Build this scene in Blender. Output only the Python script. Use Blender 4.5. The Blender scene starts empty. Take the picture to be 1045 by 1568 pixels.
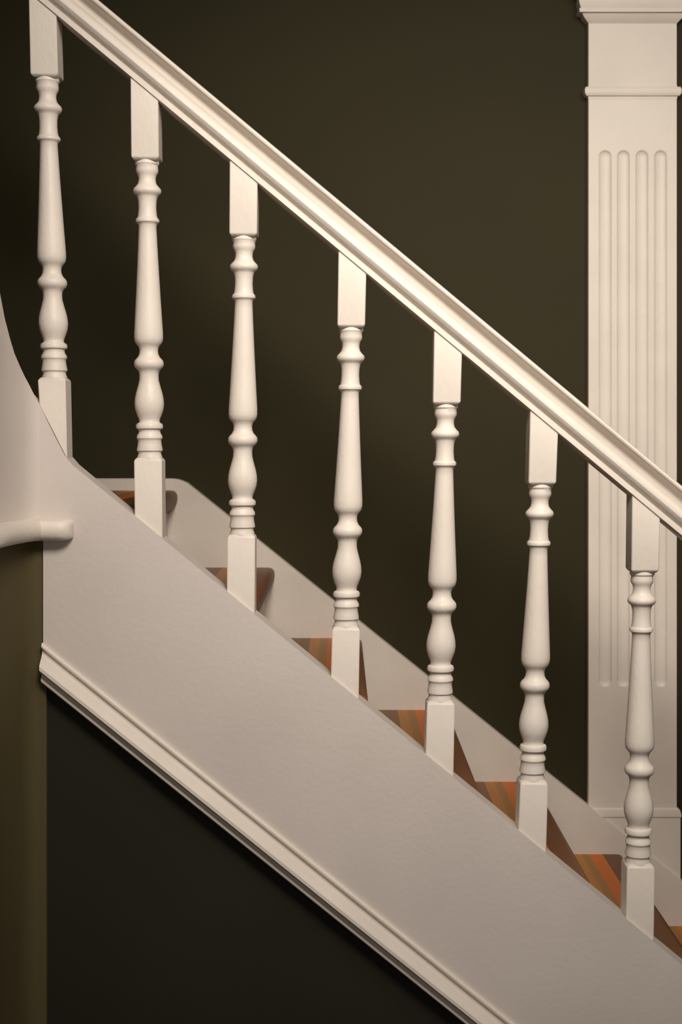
import bpy, bmesh, math
from mathutils import Vector
K=0.0012; ZC=1.72; D=2000.0; CX=522.5; HY=674.0
FLOORV=ZC/K
def L(U,V,W): return Vector((U*K, W*K, ZC-V*K))
def P(x,y,W):
    s=(D+W)/D
    return L((x-CX)*s,(y-HY)*s,W)

# ---------------- materials ----------------
def mat(name, col, rough=0.5, var=0.06, nscale=6, bump=0.05, bscale=120, spec=0.4, stretch=(1,1,1)):
    m=bpy.data.materials.new(name); m.use_nodes=True
    nt=m.node_tree; b=nt.nodes['Principled BSDF']
    b.inputs['Specular IOR Level'].default_value=spec
    tc=nt.nodes.new('ShaderNodeTexCoord')
    n=nt.nodes.new('ShaderNodeTexNoise'); n.inputs['Scale'].default_value=nscale; n.inputs['Detail'].default_value=5
    r=nt.nodes.new('ShaderNodeValToRGB')
    r.color_ramp.elements[0].position=0.3; r.color_ramp.elements[1].position=0.7
    r.color_ramp.elements[0].color=(*[c*(1-var) for c in col],1)
    r.color_ramp.elements[1].color=(*[min(1,c*(1+var)) for c in col],1)
    nt.links.new(tc.outputs['Object'],n.inputs['Vector']); nt.links.new(n.outputs['Fac'],r.inputs['Fac'])
    nt.links.new(r.outputs['Color'],b.inputs['Base Color'])
    mr=nt.nodes.new('ShaderNodeMapRange'); mr.inputs['To Min'].default_value=rough-0.08; mr.inputs['To Max'].default_value=rough+0.08
    nt.links.new(n.outputs['Fac'],mr.inputs['Value']); nt.links.new(mr.outputs[0],b.inputs['Roughness'])
    mp=nt.nodes.new('ShaderNodeMapping'); mp.inputs['Scale'].default_value=stretch
    n2=nt.nodes.new('ShaderNodeTexNoise'); n2.inputs['Scale'].default_value=bscale; n2.inputs['Detail'].default_value=4
    bp=nt.nodes.new('ShaderNodeBump'); bp.inputs['Strength'].default_value=bump; bp.inputs['Distance'].default_value=0.004
    nt.links.new(tc.outputs['Object'],mp.inputs['Vector']); nt.links.new(mp.outputs[0],n2.inputs['Vector'])
    nt.links.new(n2.outputs['Fac'],bp.inputs['Height'])
    nt.links.new(bp.outputs['Normal'],b.inputs['Normal'])
    return m
WHITE=mat('white_satin_paint',(0.70,0.63,0.55),0.46,0.04,9,0.17,130,0.35,(1,1,0.5))
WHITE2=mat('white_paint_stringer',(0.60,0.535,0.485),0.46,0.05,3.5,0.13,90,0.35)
OLIVE=mat('dark_olive_wall_paint',(0.033,0.0275,0.0120),0.65,0.12,2.0,0.06,80,0.10)
OLIVE2=mat('olive_wall_paint',(0.088,0.070,0.032),0.65,0.08,2.5,0.08,80,0.12)
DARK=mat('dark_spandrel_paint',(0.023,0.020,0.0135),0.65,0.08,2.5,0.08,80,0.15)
CEIL=mat('ceiling_paint',(0.30,0.27,0.23),0.8,0.03)
FLOORM=mat('wood_floor',(0.12,0.06,0.03),0.4,0.3,8)

def wood():
    m=bpy.data.materials.new('striped_tread_wood'); m.use_nodes=True
    nt=m.node_tree; b=nt.nodes['Principled BSDF']; b.inputs['Roughness'].default_value=0.45
    b.inputs['Specular IOR Level'].default_value=0.2
    tc=nt.nodes.new('ShaderNodeTexCoord'); sx=nt.nodes.new('ShaderNodeSeparateXYZ')
    nt.links.new(tc.outputs['Object'],sx.inputs[0])
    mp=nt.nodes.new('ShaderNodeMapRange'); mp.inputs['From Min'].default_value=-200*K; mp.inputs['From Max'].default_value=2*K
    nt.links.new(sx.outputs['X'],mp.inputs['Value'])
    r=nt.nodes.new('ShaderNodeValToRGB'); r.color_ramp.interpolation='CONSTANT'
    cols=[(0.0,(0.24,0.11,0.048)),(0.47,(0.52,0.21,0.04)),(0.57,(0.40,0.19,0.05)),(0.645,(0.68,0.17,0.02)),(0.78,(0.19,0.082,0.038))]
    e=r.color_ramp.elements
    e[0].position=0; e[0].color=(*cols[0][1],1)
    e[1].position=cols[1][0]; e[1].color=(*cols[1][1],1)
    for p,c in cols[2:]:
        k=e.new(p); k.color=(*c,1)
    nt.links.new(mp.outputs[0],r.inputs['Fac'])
    mpn=nt.nodes.new('ShaderNodeMapping'); mpn.inputs['Scale'].default_value=(40,3,40)
    nt.links.new(tc.outputs['Object'],mpn.inputs['Vector'])
    n=nt.nodes.new('ShaderNodeTexNoise'); n.inputs['Scale'].default_value=2; n.inputs['Detail'].default_value=4
    nt.links.new(mpn.outputs[0],n.inputs['Vector'])
    mx=nt.nodes.new('ShaderNodeMix'); mx.data_type='RGBA'; mx.blend_type='MULTIPLY'; mx.inputs['Factor'].default_value=0.25
    nt.links.new(r.outputs['Color'],mx.inputs['A']); nt.links.new(n.outputs['Fac'],mx.inputs['B'])
    nt.links.new(mx.outputs['Result'],b.inputs['Base Color'])
    return m
WOOD=wood()

# ---------------- helpers ----------------
def mk(name, verts, faces, m, parent=None, loc=None, smooth=35, bevel=0):
    me=bpy.data.meshes.new(name)
    if loc is not None: verts=[Vector(v)-loc for v in verts]
    me.from_pydata([tuple(v) for v in verts],[],faces); me.validate()
    bm=bmesh.new(); bm.from_mesh(me); bmesh.ops.recalc_face_normals(bm,faces=bm.faces[:])
    a=math.radians(smooth)
    for f in bm.faces: f.smooth=True
    for e in bm.edges:
        e.smooth = not(len(e.link_faces)==2 and e.calc_face_angle(0)>a) and len(e.link_faces)==2
    bm.to_mesh(me); bm.free()
    me.materials.append(m)
    o=bpy.data.objects.new(name,me); bpy.context.scene.collection.objects.link(o)
    if loc is not None: o.location=loc
    if parent: o.parent=parent
    return o
def empty(name):
    o=bpy.data.objects.new(name,None); bpy.context.scene.collection.objects.link(o); return o
def prism(name, pts, W0, W1, m, **kw):
    """pts: list of (U,V) at depth W0, extruded straight back to W1"""
    n=len(pts)
    v=[L(u,w,W0) for u,w in pts]+[L(u,w,W1) for u,w in pts]
    f=[tuple(range(n)),tuple(range(2*n-1,n-1,-1))]+[(i,(i+1)%n,n+(i+1)%n,n+i) for i in range(n)]
    return mk(name,v,f,m,**kw)
def loft(name, rings, m, closed=True, caps=True, **kw):
    n=len(rings[0]); v=[p for r in rings for p in r]; f=[]
    for i in range(len(rings)-1):
        for j in range(n if closed else n-1):
            a=i*n+j; b=i*n+(j+1)%n
            f.append((a,b,b+n,a+n))
    if caps:
        f.append(tuple(range(n))); f.append(tuple(range(len(v)-1,len(v)-n-1,-1)))
    return mk(name,v,f,m,**kw)
def box(name,a,b,m,**kw):
    x0,y0,z0=a; x1,y1,z1=b
    v=[Vector(p) for p in [(x0,y0,z0),(x1,y0,z0),(x1,y1,z0),(x0,y1,z0),(x0,y0,z1),(x1,y0,z1),(x1,y1,z1),(x0,y1,z1)]]
    f=[(0,1,2,3),(4,5,6,7),(0,1,5,4),(1,2,6,5),(2,3,7,6),(3,0,4,7)]
    return mk(name,v,f,m,**kw)
def U(x): return x-CX
def V(y): return y-HY

# ---------------- room ----------------
WY=667*K
X0,X1,YB,ZT=-2.0,3.2,-3.5,3.4
box('wall_back',(X0,WY,0),(X1,WY+0.1,ZT),OLIVE)
box('wall_left',(X0-0.1,YB,0),(X0,WY+0.1,ZT),OLIVE)
box('wall_right',(X1,YB,0),(X1+0.1,WY+0.1,ZT),OLIVE)
box('wall_front',(X0-0.1,YB-0.1,0),(X1+0.1,YB,ZT),OLIVE)
box('floor',(X0-0.1,YB-0.1,-0.1),(X1+0.1,WY+0.1,0),FLOORM)
box('ceiling',(X0-0.1,YB-0.1,ZT),(X1+0.1,WY+0.1,ZT+0.1),CEIL)

# ---------------- staircase ----------------
stair=empty('staircase')
def ytop(x):
    pts=[(60,620),(72,646),(85,672),(98,697),(112,713)]
    if x>=112: return 713+.8195*(x-112)
    if x<=60: return 620
    for (a,b),(c,d) in zip(pts,pts[1:]):
        if a<=x<=c: return b+(d-b)*(x-a)/(c-a)
def ybot(x): return 1043+.803*(x-65)
xE=1680
pts=[(60,620),(72,646),(85,672),(98,697),(112,713),(xE,ytop(xE)),(xE,FLOORV+HY),(65+(FLOORV+HY-1043)/.803,FLOORV+HY),(66,ybot(66)),(66,800),(60,800)]
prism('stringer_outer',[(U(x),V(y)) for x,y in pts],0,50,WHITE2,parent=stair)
# lower moulding
prof=[(0,0),(0,5),(3,8),(6,8),(9,5),(11,2),(17,3),(22,8),(27,16),(33,22),(39,22),(43,18),(45,12),(46,6),(50,6),(53,11),(57,11),(60,8),(61,0)]
def ymt(x): return 984+.805*(x-65)
xm=65+(FLOORV+HY-984-61)/.805
rings=[[L(U(x),V(ymt(x)+dv),-o) for dv,o in prof] for x in (65,xm)]
loft('stringer_moulding',rings,WHITE,parent=stair,smooth=30)
# curved part climbing to the left
path=[(60,0),(52,-3),(45,-9),(37,-19),(30,-32),(22,-47),(15,-63),(7,-80),(0,-98),(-8,-120),(-20,-155),(-40,-215),(-65,-290),(-95,-380),(-140,-500),(-190,-600)]
tops=[620,604,590,575,560,541,518,487,450,405,340,240,110,-30,-250,-450]
def plan(x,W): s=(D+W)/D; return Vector(((x-CX)*s,W))
PL=[plan(*p) for p in path]
def normals(PL,first=None):
    N=[]
    for i in range(len(PL)):
        a=PL[max(i-1,0)]; b=PL[min(i+1,len(PL)-1)]
        t=(b-a).normalized(); N.append(Vector((-t.y,t.x)))
    N=[n if (n.y<0) else -n for n in N]
    if first: N[0]=Vector(first)
    return N
NN=normals(PL,(0,-1))
rings=[]
for (x,W),p,n,ty in zip(path,PL,NN,tops):
    vt=(ty-HY)*(D+W)/D
    q=p-n*45
    rings.append([L(p.x,vt,p.y),L(p.x,132,p.y),L(q.x,132,q.y),L(q.x,vt,q.y)])
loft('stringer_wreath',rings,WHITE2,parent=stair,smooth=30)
lp=[(113,0),(112,0),(109,0),(103,0),(95,0),(80,0)]+path
LPp=[plan(*p) for p in lp]; LN=normals(LPp,(0,-1))
sc=[.3,.55,.78,.94,1,1]+[1]*len(path)
lprof=[(0,121),(19,121),(26,123),(30,129),(31,137),(29,145),(24,151),(17,153),(0,153)]
rings=[]
for p,n,s in zip(LPp,LN,sc):
    r=[]
    for o,v in lprof:
        vv=137+(v-137)*(0.5+0.5*s)
        r.append(L(p.x+n.x*o*s,vv,p.y+n.y*o*s))
    rings.append(r)
loft('landing_ledge',rings,WHITE,parent=stair,smooth=40)
# curved olive wall below the ledge
wp=[(71,6),(66,4)]+[(x,W+4) for x,W in path]
Wp=[plan(*p) for p in wp]; WN=normals(Wp,(0,-1))
rings=[[L(p.x,153,p.y),L(p.x,FLOORV,p.y),L(p.x-n.x*45,FLOORV,p.y-n.y*45),L(p.x-n.x*45,153,p.y-n.y*45)] for p,n in zip(Wp,WN)]
loft('wall_curved',rings,OLIVE2,smooth=40)
# spandrel wall
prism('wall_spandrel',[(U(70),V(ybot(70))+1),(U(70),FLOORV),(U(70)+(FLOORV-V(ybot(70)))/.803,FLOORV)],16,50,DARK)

# treads and risers
WSF=640
SF=D/(D+WSF)
noses=[(272,751),(421,869),(555,977),(688,1087),(821,1197),(955,1308),(1089,1418),(1223,1528),(1357,1638)]
NU=[((x-CX)/SF,(y-HY)/SF) for x,y in noses]
for i,(u,v) in enumerate(NU):
    back = -620 if i==0 else (NU[i-1][0]-20)-u
    pr=[(back,0),(-12,0),(-7,1),(-3,4),(-0.5,9),(0,16),(-1,24),(-4,32),(-9,38),(-15,41),(-20,42),(back,42)]
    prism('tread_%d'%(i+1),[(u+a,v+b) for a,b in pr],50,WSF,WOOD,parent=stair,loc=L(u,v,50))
    vn = NU[i+1][1] if i+1<len(NU) else FLOORV
    prism('riser_%d'%(i+1),[(u-34,v+42),(u-20,v+42),(u-20,vn),(u-34,vn)],50,WSF,WHITE,parent=stair)
# wall stringer on the far side
s=1/SF
def fy(x): return 826+.804*(x-395)
xs=1500
fp=[(-60,733),(262,733),(271,733.8),(278,736),(286,fy(286)+1)]+[(xs,fy(xs))]
fp=[((x-CX)*s,(y-HY)*s) for x,y in fp]
fp+=[((xs-CX)*s,FLOORV),(((1180-CX)*s),FLOORV),((-60-CX)*s,(1000-HY)*s)]
prism('stringer_wall_side',fp,WSF,667,WHITE,parent=stair)

# ---------------- handrail ----------------
def yr(x): return 243+.832*(x-350)
half=[(0,21),(2,24),(10,24),(12,22),(13,18),(16,18),(17,23),(21,28),(27,31),(33,31),(38,29),(42,25),(44,20),(47,15),(52,12.5),(58,12.5),(63,15),(65,18),(66,30),(68,33),(71,34),(74,33),(77,28),(78.5,18),(79,0)]
pf=half+[(a,-b) for a,b in reversed(half[:-1])]
WC=27
rings=[]
for x in (-170,1672):
    rings.append([L(U(x),V(yr(x))-dv,WC-w) for dv,w in pf])
loft('handrail',rings,WHITE,smooth=32)

# ---------------- balusters ----------------
lath=[(0,18.5),(5,19),(8,17),(14,17.5),(18,17),(21,15),(25,13.6),(30,13.4),(35,14.5),(39,17.5),(42,20.6),(45,21.8),(48,21.6),(51,19.8),(53,17),(56,15.5),(62,14.2),(72,13.8),(82,14.5),(87,15.6),(88.5,17.5),(91,18.4),(94,17.9),(96,15.4),(99,13.8),(110,14.1),(130,15),(170,17),(210,19.2),(245,21.2),(262,22.2),(271,22.3),(277,21.2),(281,18.4),(284,15.8),(289,14.3),(295,14.7),(300,17),(304,20.8),(307,22.6),(312,22.9),(316,21.2),(319,18),(322,15.8),(327,14.8),(335,15),(345,17.5),(355,20.4),(364,22.2),(372,22.8),(380,21.8),(388,19.2),(394,16.6),(398,15.6),(400.5,16.5),(402,19.6),(405,21),(409,20.5),(411,17.2),(414,16.6),(417,17.5),(420,19.5),(424,20),(426,18.6),(428,18),(434,18.6),(440,19.8),(443,20),(445,17.8),(448,17.6),(451,19),(455,19.3)]
def baluster(xa,ya,xb,yb):
    s=(D+WC)/D
    A=Vector(((xa-CX)*s,(ya-HY)*s)); B=Vector(((xb-CX)*s,(yb-HY)*s))
    verts=[];faces=[]; N=36
    for k,(t,r) in enumerate(lath):
        c=A+(B-A)*(t/455)
        for j in range(N):
            a=2*math.pi*j/N
            verts.append(L(c.x+r*math.cos(a),c.y,WC+r*math.sin(a)))
    for k in range(len(lath)-1):
        for j in range(N):
            a=k*N+j; b=k*N+(j+1)%N; faces.append((a,b,b+N,a+N))
    h=21.3
    def block(sections):
        o=len(verts); n=8
        for sec in sections: verts.extend(sec)
        for k in range(len(sections)-1):
            for j in range(n):
                a=o+k*n+j; b=o+k*n+(j+1)%n; faces.append((a,b,b+n,a+n))
        faces.append(tuple(range(o,o+n))); e=o+n*(len(sections)-1); faces.append(tuple(range(e,e+n)))
    def sq(c,hh,vf,ch=1.3):
        q=hh-ch
        return [L(c+du,vf(c+du),WC+dw) for du,dw in((-q,-hh),(q,-hh),(hh,-q),(hh,q),(q,hh),(-q,hh),(-hh,q),(-hh,-q))]
    k=(B.x-A.x)/(B.y-A.y)
    topc=A.x-k*100
    block([sq(topc,h,lambda u:V(yr(u+CX))+0.2),sq(A.x,h,lambda u:A.y-4),sq(A.x,h-1,lambda u:A.y-1.5),sq(A.x,h-4,lambda u:A.y+1.5)])
    botc=B.x+k*100
    block([sq(B.x,h-4,lambda u:B.y-1.5),sq(B.x,h-1,lambda u:B.y+1.5),sq(B.x,h,lambda u:B.y+4),sq(botc,h,lambda u:V(ytop(u+CX))-0.2)])
    mid=(A+B)/2
    return mk('baluster',verts,faces,WHITE,smooth=38,loc=L(mid.x,mid.y,WC))
bl=[(72,121,83.5,580),(225,247,229.5,702),(374,363,371,819),(538,502,530,959),(683,619,674,1072),(828,741,815.5,1193),(984,874,977.5,1320)]
for k in range(1,5):
    xa=984+150*k; bl.append((xa,yr(xa)+105,xa-5,ytop(xa-5)-101))
for b in bl: baluster(*b)

# newel post at the foot of the stair (out of frame)
cu=U(1724)
sec=[(FLOORV,42),(FLOORV-150,42),(FLOORV-156,34),(V(1400),34),(V(1396),40),(V(1386),42),(V(1380),40),(V(1360),44),(V(1352),40),(V(1330),24),(V(1322),4)]
rings=[[L(cu+a*h,v,WC+b*h) for a,b in((-1,-1),(1,-1),(1,1),(-1,1))] for v,h in sec]
loft('newel_post',rings,WHITE,smooth=30)

# ---------------- pilaster ----------------
pil=empty('pilaster')
WF=650; WB=666.5; sp=(D+WF)/D
def pu(x): return (x-CX)*sp
def pv(y): return (y-HY)*sp
flutes=[927.5,955.5,984,1012.5]; fr=9.5; ft,fb=240,1042
xs_=[902+ i*(135/180) for i in range(181)]
ys=[152,190,228]+[229+i*0.9 for i in range(18)]+[250,400,600,800,1000,1034]+[1035.5+i*0.9 for i in range(20)]+[1056,1150,1238]
def dep(x,y):
    yy=min(max(y,ft),fb)
    for c in flutes:
        d=math.hypot(x-c,y-yy)
        if d<fr: return math.sqrt(fr*fr-d*d)*0.6
    return 0
verts=[];faces=[]
nx=len(xs_)
for y in ys:
    for x in xs_: verts.append(L(pu(x),pv(y),WF+dep(x,y)))
for j in range(len(ys)-1):
    for i in range(nx-1):
        a=j*nx+i; faces.append((a,a+1,a+1+nx,a+nx))
o=len(verts)
for x in (902,1037):
    verts+= [L(pu(x),pv(152),WF),L(pu(x),pv(1238),WF),L(pu(x),pv(1238),WB),L(pu(x),pv(152),WB)]
faces+=[(o,o+1,o+2,o+3),(o+4,o+5,o+6,o+7)]
mk('fluted_shaft',verts,faces,WHITE,parent=pil,smooth=50)
def coll(name,prof,xa,xb):
    rings=[]
    for y,p in prof:
        rings.append([L(pu(xa-p),pv(y),WF-p),L(pu(xb+p),pv(y),WF-p),L(pu(xb+p),pv(y),WB),L(pu(xa-p),pv(y),WB)])
    return loft(name,rings,WHITE,parent=pil,smooth=25)
coll('capital',[(-90,22),(-60,22),(-58,30),(-20,30),(-18,24),(-6,22),(-5,16),(4,17),(12,15),(15,13.5),(16,16),(22,16),(23,11),(28,8),(33,3),(36,0),(60,0),(130,0),(133,1),(134,5),(138,6.5),(144,6),(147,4),(148,1),(153,0)],902,1037)
# plinth: cap strip and tapered foot scribed to the stair stringer
coll('plinth_cap',[(1237,1),(1239,4),(1246,6),(1250,6),(1251,3)],906,1037)
def sy(x): # stringer top line in wall-plane px
    return fy(x)+3
prism('plinth_foot',[(pu(x),pv(y)) for x,y in [(920,1251),(1042,1251),(1042,sy(1042)),(926,sy(926))]],WF-4,WB,WHITE,parent=pil)

# ---------------- lights ----------------
def area(name,loc,tgt,size,power,col,spread=180):
    l=bpy.data.lights.new(name,'AREA'); l.energy=power; l.size=size; l.color=col; l.shape='DISK'; l.spread=math.radians(spread)
    o=bpy.data.objects.new(name,l); o.location=loc; bpy.context.scene.collection.objects.link(o)
    o.rotation_euler=(Vector(tgt)-Vector(loc)).to_track_quat('-Z','Y').to_euler()
    return o
area('ceiling_lamp_key',(0.2,-1.75,3.05),(0.15,0.25,1.7),0.7,14,(1,0.92,0.84),88)
area('ceiling_lamp_side',(1.05,-1.3,3.1),(0.62,0.8,1.85),1.0,8.0,(1,0.91,0.80),88)
area('fill_light_low',(0.5,-3.0,1.6),(0.1,0.0,1.2),1.3,4,(1,0.91,0.87),120)  # added soft fill from behind the camera, not a room fixture
w=bpy.data.worlds.new('World'); bpy.context.scene.world=w; w.use_nodes=True
w.node_tree.nodes['Background'].inputs[0].default_value=(0.9,0.8,0.7,1); w.node_tree.nodes['Background'].inputs[1].default_value=0.05

# ---------------- camera ----------------
c=bpy.data.cameras.new('camera'); co=bpy.data.objects.new('camera',c); bpy.context.scene.collection.objects.link(co)
co.location=(0,-D*K,ZC); co.rotation_euler=(math.pi/2,0,0)
c.sensor_fit='VERTICAL'; c.sensor_height=36; c.lens=36*D/1568; c.shift_y=-(784-HY)/1568
c.clip_start=0.05
c.dof.use_dof=True; c.dof.focus_distance=D*K; c.dof.aperture_fstop=5.6
bpy.context.scene.camera=co
bpy.context.scene.view_settings.view_transform='Standard'
